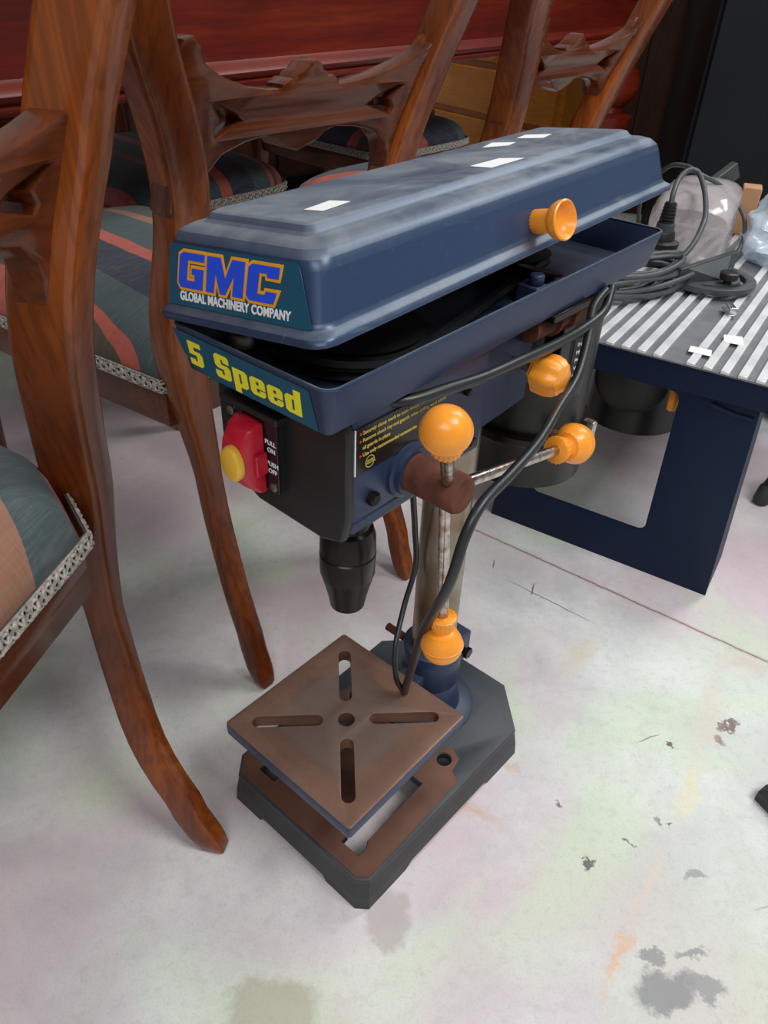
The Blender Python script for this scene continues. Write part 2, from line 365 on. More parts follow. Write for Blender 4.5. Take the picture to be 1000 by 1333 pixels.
# ------------------------------------------------------------------ DRILL PRESS
A0=radians(50.04); UU=V3((cos(A0),sin(A0),0)); VV=V3((-sin(A0),cos(A0),0))
UC=.474
dr=empty('drill_press','blue bench drill press with orange handle balls standing on the bare floor','drill press',UU*UC+VV*.3215,A0)
def D(u,v,z): return V3((u-UC,v,z))

# base ------------------------------------------------------------
hb=.040
bo=[(.268,.080),(.268,-.082),(.276,-.092),(.508,-.096),(.552,-.052),(.552,.056),(.508,.098),(.285,.095)]
opening=[(.285,-.047),(.285,-.070),(.296,-.070),(.303,-.066),(.386,-.065),(.386,-.040),(.297,-.040),(.293,-.047)]
opening_b=[(x,-y) for x,y in reversed(opening)]
hole=lambda cx,cy,r,n=20:[(cx+r*cos(2*pi*k/n),cy+r*sin(2*pi*k/n)) for k in range(n)]
def base_mat(cc,z):
    if z>.9:
        u,v=cc.x,cc.y; return 0
    return 2
bp=filled('base_plate',[bo,opening,opening_b,hole(.424,-.063,.0085),hole(.424,.063,.0085)],.006,lambda x,y,h:D(x,y,hb-.006+h),['base_paint','base_rust','base_side'],dr,bevel=.001,matf=base_mat)
# machined, rust-brown front half standing a little proud of the paint
rl=[(.2695,.079),(.2695,-.081),(.277,-.0905),(.411,-.0905),(.419,-.078),(.435,-.075),(.442,-.060),(.425,-.045),(.420,0),(.425,.045),(.442,.060),(.435,.075),(.419,.078),(.411,.0905),(.286,.093)]
filled('machined_face',[rl,opening,opening_b,hole(.424,-.063,.0085),hole(.424,.063,.0085)],.0012,lambda x,y,h:D(x,y,hb+.0005+h),['base_rust'],bp)
m=MB()
def skirt(pts):
    P=[]
    for i in range(len(pts)):
        a_=V3(pts[i]+(0,)); b_=V3(pts[(i+1)%len(pts)]+(0,)); L=(b_-a_).length
        prof=[(0,0),(.22,0),(.25,.007),(.75,.007),(.78,0)] if L>.15 else [(0,0)]
        for s_,z in prof: P.append((a_.lerp(b_,s_),z))
    c0=V3((.41,0,0)); sc=lambda p,k: V3((c0.x+(p.x-c0.x)*(1+k/.14),p.y*(1+k/.09),0))
    outr=[D(*(sc(p,.0045)+V3((0,0,z)))) for p,z in P]; mid_=[D(*(sc(p,.0035)+V3((0,0,.016)))) for p,z in P]; top=[D(*(p+V3((0,0,hb)))) for p,z in P]
    inn=[D(*(sc(p,-.006)+V3((0,0,z)))) for p,z in P]; it=[D(*(sc(p,-.006)+V3((0,0,hb-.005)))) for p,z in P]
    m.loft([it,inn,outr,mid_,top],cap0=False,cap1=False)
skirt(bo)
m.build('base_skirt','base_side',bp,smooth=0)
m=MB(); m.lathe([(0,.052),(.004,.052),(.007,.047),(.010,.036),(.028,.032),(.052,.0305),(.055,.028)],D(.474,0,hb),(0,0,1),36)
bz_=m.build('column_flange','cast_blue',dr,smooth=50)
for k in range(3):
    a=radians(30+120*k); m=MB(); m.lathe([(0,.006),(.004,.006),(.0055,.004)],D(.474+.042*cos(a),.042*sin(a),hb+.0045),(0,0,1),6); m.build('bolt','screw',bz_,smooth=0)
# column
m=MB(); m.lathe([(0,.023),(.40,.023)],D(.474,0,.05),(0,0,1),40); m.build('column','column',dr,smooth=60)
# table bracket
m=MB(); m.lathe([(0,.030),(.002,.0315),(.048,.0315),(.050,.030)],D(.474,0,.086),(0,0,1),32)
m.box(.492,.520,-.018,.018,.092,.130,T=D)                                    # split clamp lugs behind the column
m.box(.360,.455,-.013,.013,.098,.112,T=D); m.lathe([(0,.016),(.014,.018)],D(.345,0,.100),(0,0,1),28)
tb=m.build('table_bracket','cast_blue',dr,bevel=.0015,smooth=40)
m=MB(); m.tube([D(.505,-.024,.112),D(.505,.045,.112)],.004,10); m.lathe([(0,.0065),(.005,.0065)],D(.505,-.028,.112),(0,1,0),6)
m.build('clamp_bolt','black_metal',tb)
m=MB(); m.tube([D(.468,.034,.122),D(.468,.058,.122)],.0045,12); m.build('lock_pin','rust',tb)
# work table with cross slots
zt=.1275; cx=.341
def slot(a,r0,r1,w=.0068,n=8):
    P=[]
    for rc,a0 in ((r1,-pi/2),(r0,pi/2)):
        for k in range(n+1):
            t=a0+pi*k/n; x,y=rc+w*cos(t),w*sin(t); P.append((cx+x*cos(a)-y*sin(a), x*sin(a)+y*cos(a)))
    return P
tout=[(cx+x,y) for x,y in rrect(-.0805,.0805,-.0805,.0805,.0025,2)]
tt=filled('work_table',[tout]+[slot(pi/4+k*pi/2,.0285,.083) for k in range(4)]+[hole(cx,0,.0085,28)],.013,lambda x,y,h:D(x,y,zt-.013+h),['table_top','cast_blue','base_rust'],dr,bevel=.0006,matf=lambda c_,z:0 if z>.5 else (2 if max(abs(c_.x-cx),abs(c_.y))<.077 else 1))
# through-slots of the cast underside seen as rust-brown recess rims
# head casting ------------------------------------------------------
m=MB()
hp=[(.286,-.055),(.425,-.055),(.450,-.040),(.520,-.036),(.530,-.028),(.530,.028),(.520,.036),(.450,.040),(.425,.055),(.286,.055)]
m.prism(hp,.417,.503,D)
m.lathe([(0,.034),(.085,.034)],D(.474,0,.412),(0,0,1),32)
m.prism([(.286,-.055),(.37,-.055),(.37,.055),(.286,.055)],.408,.42,D)
hc=m.build('head_casting','cast_blue',dr,bevel=.003,smooth=40)
for (u,v,z,r) in ((.304,-.0555,.432,.0052),(.412,-.0555,.430,.004),(.40,-.0555,.475,.003)):
    m=MB(); m.lathe([(0,r),(.004,r),(.005,r*.7)],D(u,v,z),(0,-1,0),6); m.build('hex_bolt','black_metal',hc,smooth=0)
# rear arm and motor slide rod
m=MB(); m.tube([D(.50,-.040,.487),D(.585,-.040,.487)],.011,18); m.lathe([(0,.0145),(.010,.0145)],D(.552,-.040,.487),(1,0,0),20); m.lathe([(0,.014),(.004,.014)],D(.53,-.040,.487),(1,0,0),20)
m.build('motor_slide_rod','rust',dr)
# front switch housing
m=MB(); ff=[(.066,.487),(-.052,.494),(-.0565,.488),(-.0565,.424),(-.052,.405),(-.034,.399),(.030,.401),(.060,.414),(.066,.425)]
m.prism(ff,0,.007,lambda y,z,h:D(.280+h,y,z))
sh=m.build('switch_housing','black_plastic',dr,bevel=.002,smooth=40)
m=MB(); m.box(.274,.281,.001,.050,.421,.478,T=D); m.box(.270,.281,-.004,.052,.4765,.4815,T=D)
m.build('switch_plate_frame','black_plastic',sh,bevel=.001)
m=MB(); m.box(.2725,.2745,-.001,.048,.423,.476,T=D); sp_=m.build('switch_plate','black_gloss',dr,bevel=.0005)
for v,z in ((.043,.4712),(.0035,.4275)):
    m=MB(); m.lathe([(0,.0035),(.0012,.0035),(.002,.0022)],D(.2725,v,z),(-1,0,0),16)
    m.build('screw',['screw'],sp_)
fx=lambda v0,z0,u0: (lambda x,y,h: D(u0-h,v0-x,z0+y))
for s_,v,z in (('PULL',.0100,.4595),('ON',.0080,.4540),('PUSH',.0095,.4435),('OFF',.0080,.4380)):
    text('switch_lettering',s_,.0048,fx(v,z,.2722),'ink_white',sp_,offset=.00008)
# red paddle
m=MB()
prof=[(.4705,.272),(.4715,.268),(.468,.260),(.458,.2535),(.446,.251),(.436,.2525),(.426,.258),(.4185,.266),(.4175,.272)]
def pad_ring(hw,inset): 
    out=[]
    for z,u in prof: out.append((z,u))
    return out
rings=[]
for v,k in ((.0335,.82),(.031,.97),(.026,1),(.0165,1),(.0125,.97),(.0105,.82)):
    rings.append([D(.272-(.272-u)*k,v,.4475+(z-.4445)*(1.02 if k==1 else 1.0)) for z,u in prof])
m.loft(rings); m.box(.262,.272,.0075,.015,.437,.453,T=D)
rp=m.build('red_paddle','red_switch',dr,smooth=50,bevel=.001)
m=MB(); rings=[]
for h,k in ((0,1),(.003,1),(.0045,.93),(.0053,.8)):
    rings.append([D(.2535-h,.0190+.0098*k*cos(t_)*1.0,.4485+.0130*k*sin(t_)) for t_ in [2*pi*i/24 for i in range(24)]])
m.loft(rings); m.build('yellow_stop_button','yellow_btn',rp,smooth=50)
# side warning label
sl=MB(); sl.box(.2875,.374,-.0562,-.0550,.4560,.4885,T=D); so=sl.build('warning_label','black_gloss',dr,smooth=0)
m=MB(); m.box(.2868,.2875,-.0564,-.0555,.4560,.4885,T=D); m.build('label_edge','ink_white',so,smooth=0)
sx_=lambda u0,z0: (lambda x,y,h: D(u0+x,-.0563-h,z0+y))
L_=['Securely clamp work to table','Remove chuck key and guards','all guards in place','Use only recommended accessories']
for k,s_ in enumerate(L_):
    text('warning_lettering',s_,.0036,sx_(.2935,.4835-.0052*k),'ink_cream',so,offset=.00004)
    if k!=2:
        m=MB(); m.lathe([(0,.0009),(.0003,.0009)],D(.2915,-.0563,.4846-.0052*k),(0,-1,0),10); m.build('bullet','ink_red',so,smooth=0)
text('warning_lettering','Always wear eye protection',.0036,sx_(.337,.4835),'ink_cream',so,offset=.00004)
text('warning_lettering','when drilling work pieces',.0036,sx_(.339,.4783),'ink_cream',so,offset=.00004)
m=MB(); rr=[]
def ring_flat(m,cu,cz,r0,r1,n=24,a0=.3,a1=5.8):
    P=[]; 
    for i in range(n+1):
        t_=a0+(a1-a0)*i/n; P.append([D(cu+r*cos(t_),-.0565,cz+r*sin(t_)) for r in (r0,r1)])
    for i in range(n): m.add([P[i][0],P[i][1],P[i+1][1],P[i+1][0]],[(0,1,2,3)])
ring_flat(m,.3005,.4620,.0038,.0044); m.build('circle_emblem','ink_cream',so,smooth=0,recalc=False)
text('emblem_lettering','DOUBLE',.0019,sx_(.2975,.4622),'ink_cream',so); text('emblem_lettering','INSULATED',.0016,sx_(.2972,.4605),'ink_cream',so)

# quill and chuck
m=MB(); m.lathe([(0,.0245),(-.006,.0245),(-.010,.022),(-.014,.022)],D(.341,0,.412),(0,0,1),32); m.lathe([(-.012,.018),(-.030,.018)],D(.341,0,.412),(0,0,1),28)
m.build('quill','black_metal',dr,smooth=40)
m=MB(); m.lathe([(0,.0180),(-.003,.0190),(-.016,.0188),(-.0180,.0172),(-.0200,.0172),(-.0225,.0200),(-.030,.0222),(-.045,.0226),(-.046,.0219),(-.047,.0228),(-.066,.0226),(-.070,.0215),(-.090,.0165),(-.102,.0145),(-.104,.0120)],D(.341,0,.382),(0,0,1),40)
ck=m.build('chuck','black_metal',dr,smooth=30)
for k in range(3):
    a=2*pi*k/3; m=MB(); m.tube([D(.341+.004*cos(a),.004*sin(a),.290),D(.341+.003*cos(a),.003*sin(a),.2745)],.003,8); m.build('jaw','screw',ck)
# pinion hub and handles
m=MB(); m.lathe([(0,.0205),(.003,.0205),(.004,.0175),(.008,.0175)],D(.340,-.0545,.438),(0,-1,0),32); m.build('depth_collar','cast_blue',dr)
m=MB(); m.lathe([(0,.0140),(.040,.0140),(.043,.0125),(.044,.008)],D(.340,-.060,.438),(0,-1,0),32); hub=m.build('pinion_hub','rust',dr,smooth=50)
HC=V3((.340,-.090,.438))
def ball(name,hubp,bp_,R,parent,rod=.0042):
    hubp=V3(hubp); bp_=V3(bp_); d=(bp_-hubp).normalized(); L=(bp_-hubp).length
    m=MB(); m.tube([D(*(hubp-d*.004)),D(*(hubp+d*(L-R*.9)))],rod,16)
    rdo=m.build('handle_rod','steel',parent,smooth=60)
    m=MB(); pf=[(-R*1.75,R*.62),(-R*1.7,R*.68),(-R*.80,R*.70),(-R*.74,R*.72)]
    for k in range(3,19):
        t_=-pi/2+pi*k/20*1.0; pf.append((R*sin(t_)*1.0, R*cos(t_)))
    pf=[p for p in pf if not (p[0]>-R*.74 and p[0]<-R*.68)]
    # seam ridge half-way round
    pf=[p for p in pf if abs(p[0])>.10*R or p[0]<-R*.7]; pf.append((-.07*R,R*.995)); pf.append((-.05*R,R*1.03)); pf.append((.02*R,R*1.03)); pf.append((.05*R,R*.995)); pf.append((R,R*.02))
    pf=sorted(set(pf)); 
    m.lathe(pf,D(*bp_),D(*d)-D(0,0,0),40,flute=.035,fr=(-R*1.76,-R*.79))
    m.build(name,'orange',parent,smooth=50)
ball('handle_ball',HC,(.284,-.1235,.5175),.0140,hub)
ball('handle_ball',HC,(.497,-.100,.410),.0163,hub)
ball('handle_ball',HC+V3((0,.002,0)),(.339,-.100,.302),.0158,hub)
# side lock knob (lobed)
m=MB(); rings=[]
kc=V3((.488,-.070,.463)); 
for h,k in ((-.002,.62),(0,.66),(.003,1.0),(.014,1.04),(.020,.95),(.024,.78),(.025,.5)):
    rings.append([D(kc.x+.0150*k*(1+.07*cos(6*t_))*cos(t_),kc.y+.010-h,kc.z+.0150*k*(1+.07*cos(6*t_))*sin(t_)) for t_ in [2*pi*i/48 for i in range(48)]])
m.loft(rings); kn=m.build('lock_knob','orange',dr,smooth=40)
m=MB(); m.tube([D(kc.x,-.035,kc.z),D(kc.x,-.060,kc.z)],.005,12); m.build('lock_screw','steel',kn)

# motor ------------------------------------------------------------
mu,mv=.600,.002
m=MB(); m.lathe([(0,.030),(.004,.050),(.010,.060),(.052,.062),(.056,.064),(.060,.062),(.064,.054),(.195,.054),(.200,.050)],D(mu,mv,.300),(0,0,1),48)
mo=m.build('motor','motor_black',dr,smooth=35)
m=MB(); m.lathe([(0,.0635),(.007,.0635)],D(mu,mv,.356),(0,0,1),48); m.lathe([(0,.0560),(.004,.0560)],D(mu,mv,.362),(0,0,1),48)
m.build('motor_band','black_metal',mo)
m=MB(); m.box(.598,.606,-.070,-.058,.352,.376,T=D); m.build('band_bracket','steel',mo,bevel=.001)
m=MB(); m.lathe([(0,.006),(.010,.006),(.011,.004),(.018,.004)],D(.560,-.050,.372),(-.5,-.85,0),12); m.build('band_screw','rust',mo)
m=MB(); m.box(.555,.585,-.045,-.02,.44,.502,T=D); m.box(.505,.56,-.06,.05,.495,.502,T=D); m.build('motor_plate','black_metal',mo,bevel=.001)
def mc(a0,z0):   # wrap lettering round the motor barrel
    def f_(x,y,h):
        a=a0+x/.0545; r=.0545+h; return D(mu+r*cos(a),mv+r*sin(a),z0+y)
    return f_
m=MB()
aL=radians(-114)
P=[[mc(aL,.402)(x,0,0),mc(aL,.402)(x,.058,0)] for x in [-.003+.004*i for i in range(6)]]
for i in range(5): m.add([P[i][0],P[i+1][0],P[i+1][1],P[i][1]],[(0,1,2,3)])
ml=m.build('rating_label','black_gloss',mo,smooth=60,recalc=False)
for k,s_ in enumerate(['IND','MOD','POWER','VOLTS','CUR']): text('rating_lettering',s_,.0050,mc(aL,.452-.0075*k),'ink_white',ml)
m=MB(); m.tube([D(.655,-.012,.40),D(.655,-.012,.50)],.016,16); m.build('capacitor_housing','motor_black',mo,smooth=50)

# belt tray ------------------------------------------------------------
def tray_ring(z,g,r=.009):   # g = inset
    P=[]
    fr,bk=.0695-g,.066-g; u0,u1=.250+g,.690-g
    # corners in order, rounded
    def corner(cx_,cy_,a,rr):
        return [(cx_+rr*cos(a+pi/2*k/5),cy_+rr*sin(a+pi/2*k/5)) for k in range(6)]
    yaw=.009
    rr=max(r-g,.004)
    P+=corner(u1-rr,-bk+yaw+rr,-pi/2,rr); P+=corner(u1-rr,bk+yaw-rr,0,rr); P+=corner(u0+rr,fr-.002-rr,pi/2,rr); P+=corner(u0+rr,-fr-.001+rr,pi,rr)
    return [D(x,y,z) for x,y in P]
m=MB(); m.loft([tray_ring(.500,.010),tray_ring(.501,.006),tray_ring(.530,0),tray_ring(.5312,.0006),tray_ring(.530,.002),tray_ring(.505,.008)],cap0=True,cap1=True)
tr=m.build('belt_tray','tray_blue',dr,smooth=40)
m=MB(); rim=[tray_ring(.5312,.0006)[i] for i in range(24)]; m.tube(rim+[rim[0]],.0011,6); m.build('tray_rim','lid_blue',tr,smooth=60)
# pulleys, belt, brackets inside the tray
def pulley(u,v,rs,z0):
    m=MB(); pf=[(0,rs[0]*.5)]; z=0
    for r in rs:
        pf+=[(z,r),(z+.001,r),(z+.0035,r-.004),(z+.006,r),(z+.007,r)]; z+=.0072
    pf.append((z,.010)); pf.append((z+.004,.010))
    m.lathe(pf,D(u,v,z0),(0,0,1),40); return m.build('step_pulley','black_plastic',tr,smooth=25)
pulley(.345,0,[.056,.047],.509); pulley(.560,.018,[.026,.032],.509)
m=MB()
P=[]
for i in range(20): t_=pi/2+pi*i/19; P.append(D(.345+.052*cos(t_),.052*sin(t_),.518))
for i in range(20): t_=-pi/2+pi*i/19; P.append(D(.560+.027*cos(t_),.018+.027*sin(t_),.518))
m.tube(P+[P[0]],.0042,6); m.build('drive_belt','black_rubber',tr)
m=MB(); m.lathe([(0,.0085),(.004,.0085),(.008,.006),(.009,.002)],D(.275,.030,.520),(0,0,1),16); m.build('dome_screw','screw',tr)
m=MB(); m.box(.475,.490,-.058,-.040,.505,.530,T=D); m.box(.478,.53,-.052,-.048,.512,.525,T=D); m.lathe([(0,.006),(.008,.006)],D(.482,-.052,.530),(0,0,1),8); m.build('tension_bracket','cast_blue',tr,bevel=.0015)
m=MB(); m.lathe([(0,.018),(.002,.018),(.006,.013),(.016,.013),(.018,.018),(.020,.018)],D(.52,-.030,.507),(.25,0,1),28); m.build('idler_wheel','black_metal',tr)
m=MB(); m.lathe([(0,.003),(.002,.003)],D(.425,-.046,.506),(0,0,1),6); m.lathe([(0,.003),(.002,.003)],D(.435,-.050,.506),(0,0,1),6); m.build('tray_bolts','screw',tr)
# front sticker "5 Speed"
# tray front wall leans: u = .250+.006*(.530-z)/.029
def ts(v0,z0):
    def f_(x,y,h):
        z=z0+y; v=v0-x; return D(.250+.006*(.530-z)/.029-.0004-h, v, z)
    return f_
st=filled('speed_sticker',[[(-.0005,.0272),(.118,.0268),(.1195,.0255),(.121,.0005),(.1205,0),(.020,0),(.011,.003),(.004,.011)]],.0003,ts(.0635,.5015),['teal_label'],tr,smooth=0)
GL={'5':([[(.0,.0),(.50,.0),(.62,.10),(.62,.52),(.52,.62),(.26,.62),(.26,.80),(.60,.80),(.60,1),(.02,1),(.02,.45),(.36,.45),(.36,.18),(.24,.18),(.24,.26),(.0,.26)]],.80),
'S':([[(.08,0),(.58,0),(.68,.10),(.68,.50),(.58,.60),(.30,.60),(.30,.82),(.40,.82),(.40,.70),(.66,.70),(.66,.92),(.58,1),(.12,1),(.02,.90),(.02,.52),(.12,.42),(.40,.42),(.40,.18),(.28,.18),(.28,.30),(.0,.30),(.0,.08)]],.76),
'p':([[(0,-.26),(.26,-.26),(.26,.0),(.52,0),(.62,.10),(.62,.64),(.52,.74),(0,.74)],[(.26,.16),(.36,.16),(.36,.58),(.26,.58)]],.69),
'e':([[(.10,0),(.52,0),(.62,.10),(.62,.26),(.38,.26),(.38,.15),(.25,.15),(.25,.32),(.62,.32),(.62,.64),(.52,.74),(.10,.74),(0,.64),(0,.10)],[(.25,.45),(.38,.45),(.38,.60),(.25,.60)]],.68),
'd':([[(.10,0),(.62,0),(.62,1),(.36,1),(.36,.74),(.10,.74),(0,.64),(0,.10)],[(.26,.15),(.36,.15),(.36,.59),(.26,.59)]],.68)}
gx=.0115
for ch_ in '5 Speed':
    if ch_==' ': gx+=.0065; continue
    gl,adv=GL[ch_]; k_=.0178
    filled('speed_letter',[[((gx+x*k_)*1.17-.004+y*.0022,y*k_*.98+.0052) for x,y in L] for L in gl],.0003,lambda x,y,h: ts(.0635,.5015)(x,y,h+.0003),['ink_yellow'],st,smooth=0)
    gx+=adv*k_*1.06

# lid ---------------------------------------------------------------
P0=D(.243,.068,.536); S=V3((.421,.010,.0135)).normalized(); T_=V3((.004,-.141,.0205)); T_=(T_-S*T_.dot(S)).normalized(); Hn=T_.cross(S)*-1
if Hn.z<0: Hn=-Hn
LL,LW=.432,.1425
def TL(s,t,h): return P0+S*s+T_*(t-.002)+Hn*(h*(1.03-.10*t/.1425-.08*s/.432))
def lr(i,h,r,fi=None):
    fi=i if fi is None else fi
    return [TL(x,y,h) for x,y in rrect(fi,LL-fi,i,LW-i,max(r,.002),7)]
m=MB()
rings=[lr(.0,.000,.012),lr(-.0005,.002,.012),lr(.0005,.0045,.012),lr(.0025,.0062,.012),lr(.0045,.0080,.012),lr(.0055,.011,.012),
       lr(.0080,.037,.012,.0120),lr(.0095,.0425,.012,.0135),lr(.0130,.0470,.012,.0165),lr(.0190,.0495,.011,.022),lr(.0260,.0502,.007,.0275),lr(.0280,.0520,.006,.0295),lr(.0300,.0550,.005,.0315),lr(.0325,.0560,.004,.034)]
inner=[lr(.0030,.000,.010),lr(.0035,.003,.010),lr(.0080,.009,.012),lr(.0105,.036,.012,.0140),lr(.017,.0460,.011,.020)]
m.loft(rings,cap0=False,cap1=True); n0=len(m.v); m.loft(inner,cap0=False,cap1=True)
# join the two lower rims
n=len(rings[0]); m.f += [(i,(i+1)%n,n0+(i+1)%n,n0+i) for i in range(n)]; m.mi += [0]*n
lid=m.build('belt_cover','lid_blue',dr,smooth=50)
# white reflections on the lid, put in as thin flat patches
def patchq(nm,q,h=.0562):
    return filled(nm,[q],.0004,lambda x,y,z:TL(x,y,h+z),['patch_white'],lid,smooth=0)
PATCHES=[[(.054,.086),(.079,.082),(.082,.095),(.057,.098)],[(.204,.092),(.238,.093),(.244,.109),(.204,.109)],[(.278,.052),(.302,.045),(.309,.062),(.294,.065)],[(.328,.051),(.348,.047),(.357,.066),(.337,.070)]]
for q in PATCHES: patchq('white_patch',q)
# front label: wall from (inset .0095,h .012) to (.014,.040)
def ls(t0,h0):
    def f_(x,y,z):
        h=h0+y; t_=t0+x; s=.0055+.0065*(h-.011)/.026; return TL(s-.0005-z,t_,h)
    return f_
gs=filled('maker_label',[[(-.0005,.0015),(.0010,0),(.1190,0),(.1205,.0015),(.1105,.031),(.108,.0325),(.004,.0325),(.0025,.0315)]],.0003,ls(.0120,.0085),['teal_label'],lid,smooth=0)
def letters(off,dx):
    G=[(.10,0),(.92,0),(.96,.58),(.52,.58),(.50,.40),(.62,.40),(.61,.22),(.33,.22),(.37,.78),(.97,.78),(1.0,1),(.2,1),(.06,.9),(0,.12)]
    Mm=[(1.04,0),(1.33,0),(1.38,.55),(1.55,.0),(1.74,0),(2.02,.55),(1.98,0),(2.34,0),(2.40,1),(1.95,1),(1.72,.45),(1.56,1),(1.08,1)]
    Cc=[(2.56,0),(3.34,0),(3.44,.32),(3.08,.32),(3.05,.22),(2.82,.22),(2.86,.78),(3.10,.78),(3.10,.68),(3.46,.68),(3.50,1),(2.62,1),(2.50,.9),(2.44,.12)]
    k=.0170
    return [[(x*k*1.44+y*k*.06,y*k*1.12) for x,y in L] for L in (G,Mm,Cc)]
for L in letters(0,0):
    filled('initial_outline',[L],.0003,lambda x,y,h: ls(.0120,.0085)(x+.0105,y+.0100,h+.0003),['ink_orange'],gs,offset=.00155,smooth=0)
    filled('initial_letter',[L],.0003,lambda x,y,h: ls(.0120,.0085)(x+.0105,y+.0100,h+.0007),['ink_blue'],gs,offset=-.0001,smooth=0)
text('name_lettering','GLOBAL MACHINERY COMPANY',.0067,lambda x,y,h: ls(.0120,.0085)(x+.0115,y+.0032,h+.0003),'ink_white',gs,offset=.00022,sx=.90,space=1.06)
# lid knob
kd=(T_+Hn*.12-S*.10).normalized(); ko=TL(.214,LW-.008,.019)
m=MB(); R=.0165
pf=[(a_*.76,b_*.76) for a_,b_ in [(0,.0095),(.001,.0100),(.019,.0100),(.020,.0085),(.021,.011),(.024,.0145),(.029,.0165),(.0335,.0168),(.0345,.0155),(.033,.0140),(.028,.0120),(.025,.006),(.0245,.0005)]]
m.lathe(pf,ko,kd,40,flute=.05,fr=(-.001,.014)); m.build('cover_knob','orange',lid,smooth=45)

# power cord of the drill
def wp(p): return p
cordp=[D(.590,-.058,.502),D(.572,-.058,.491),D(.548,-.070,.475),D(.510,-.085,.459),D(.468,-.095,.452),D(.420,-.108,.448),D(.374,-.116,.446),D(.339,-.118,.440),D(.322,-.119,.423),D(.314,-.116,.385),D(.335,-.085,.309),D(.378,-.045,.203),D(.400,-.023,.138),D(.402,-.021,.1325)]
m=MB(); m.tube(smooth_pts(cordp,8),.0038,10)
m2=[D(.402,-.021,.1325),D(.398,-.020,.140),D(.391,-.018,.162),D(.400,-.008,.190),D(.428,.006,.215),D(.446,.010,.25),D(.438,.008,.30),D(.42,0,.36),D(.415,0,.42)]
m.tube(smooth_pts(m2,8),.0028,10); m.build('power_cord','black_rubber',dr,smooth=60)
m=MB(); m.tube(smooth_pts([D(.60,-.058,.502),D(.583,-.063,.487),D(.542,-.066,.483),D(.490,-.070,.486),D(.438,-.073,.491),D(.395,-.073,.4935),D(.360,-.068,.495),D(.333,-.060,.494),D(.32,-.050,.494)],8),.0040,10)
m.build('switch_cord','black_rubber',dr,smooth=60)

# ------------------------------------------------------------------ CHAIRS
PBZ=[(0,0),(.1,-.065),(.2,-.11),(.3,-.125),(.4,-.118),(.5,-.098),(.6,-.066),(.7,-.025),(.82,.030)]
def interp(T,z):
    if z<=T[0][0]: return T[0][1]
    for (a,b),(c,d) in zip(T,T[1:]):
        if z<=c: return b+(d-b)*(z-a)/(c-a)
    return T[-1][1]
SPL_OUT=[(-.006,.640),(-.010,.655),(-.006,.664),(.001,.6655),(.008,.661),(.013,.650),(.024,.643),(.040,.636),(.070,.627),(.100,.6225),(.122,.6215),(.121,.626),(.127,.629),(.133,.6275),(.136,.633),(.142,.635),(.147,.641),(.153,.6425),(.159,.640),(.162,.635),(.168,.633),(.172,.6275),(.179,.629),(.185,.626),(.184,.6215)]
# mirror to the right (chair width .30 between stile centres)
SPL_OUT+= [(.306-x,z) for x,z in reversed([p for p in SPL_OUT if p[0]<.115])]
SPL_BOT=[(.312,.540),(.302,.530),(.290,.528),(.282,.536),(.279,.552),(.272,.566),(.255,.580),(.226,.5865),(.200,.589),(.184,.585),(.176,.578),(.166,.575),(.153,.571),(.140,.575),(.130,.578),(.122,.585),(.106,.589),(.080,.5865),(.051,.580),(.034,.566),(.027,.552),(.024,.536),(.016,.528),(.004,.530),(-.006,.540)]
H1=[(.026,.622),(.040,.622),(.066,.6115),(.080,.602),(.064,.597),(.040,.590),(.036,.599),(.042,.607)]
H2=[(.306-x,z) for x,z in reversed(H1)]
def splat_depth(l): return .018*sin(pi*max(0,min(1,l/.306)))   # dips backwards in the middle
LEFT_L=[(0,0),(.04,.007),(.14,.023),(.22,.033),(.29,.033),(.35,.022),(.40,.015),(.44,.011),(.49,.019),(.52,.021),(.58,.009),(.64,-.019),(.68,-.042),(.75,-.062),(.82,-.072)]
RIGHT_L=[(0,.270),(.08,.294),(.2,.302),(.3,.303),(.55,.299),(.62,.308),(.66,.314),(.70,.320),(.82,.335)]
_AR=[(0,.004),(.04,.011),(.08,.017),(.14,.034),(.19,.062),(.26,.075),(.31,.087),(.34,.087),(.41,.080),(.46,.068),(.51,.059),(.55,.053),(.61,.056),(.65,.055),(.69,.053),(.82,.053)]
A_RIGHT=[(z,l+.241) for z,l in _AR]
A_LEFT=[(z,-.05+.04*min(1,z/.35)) for z,l in A_RIGHT]
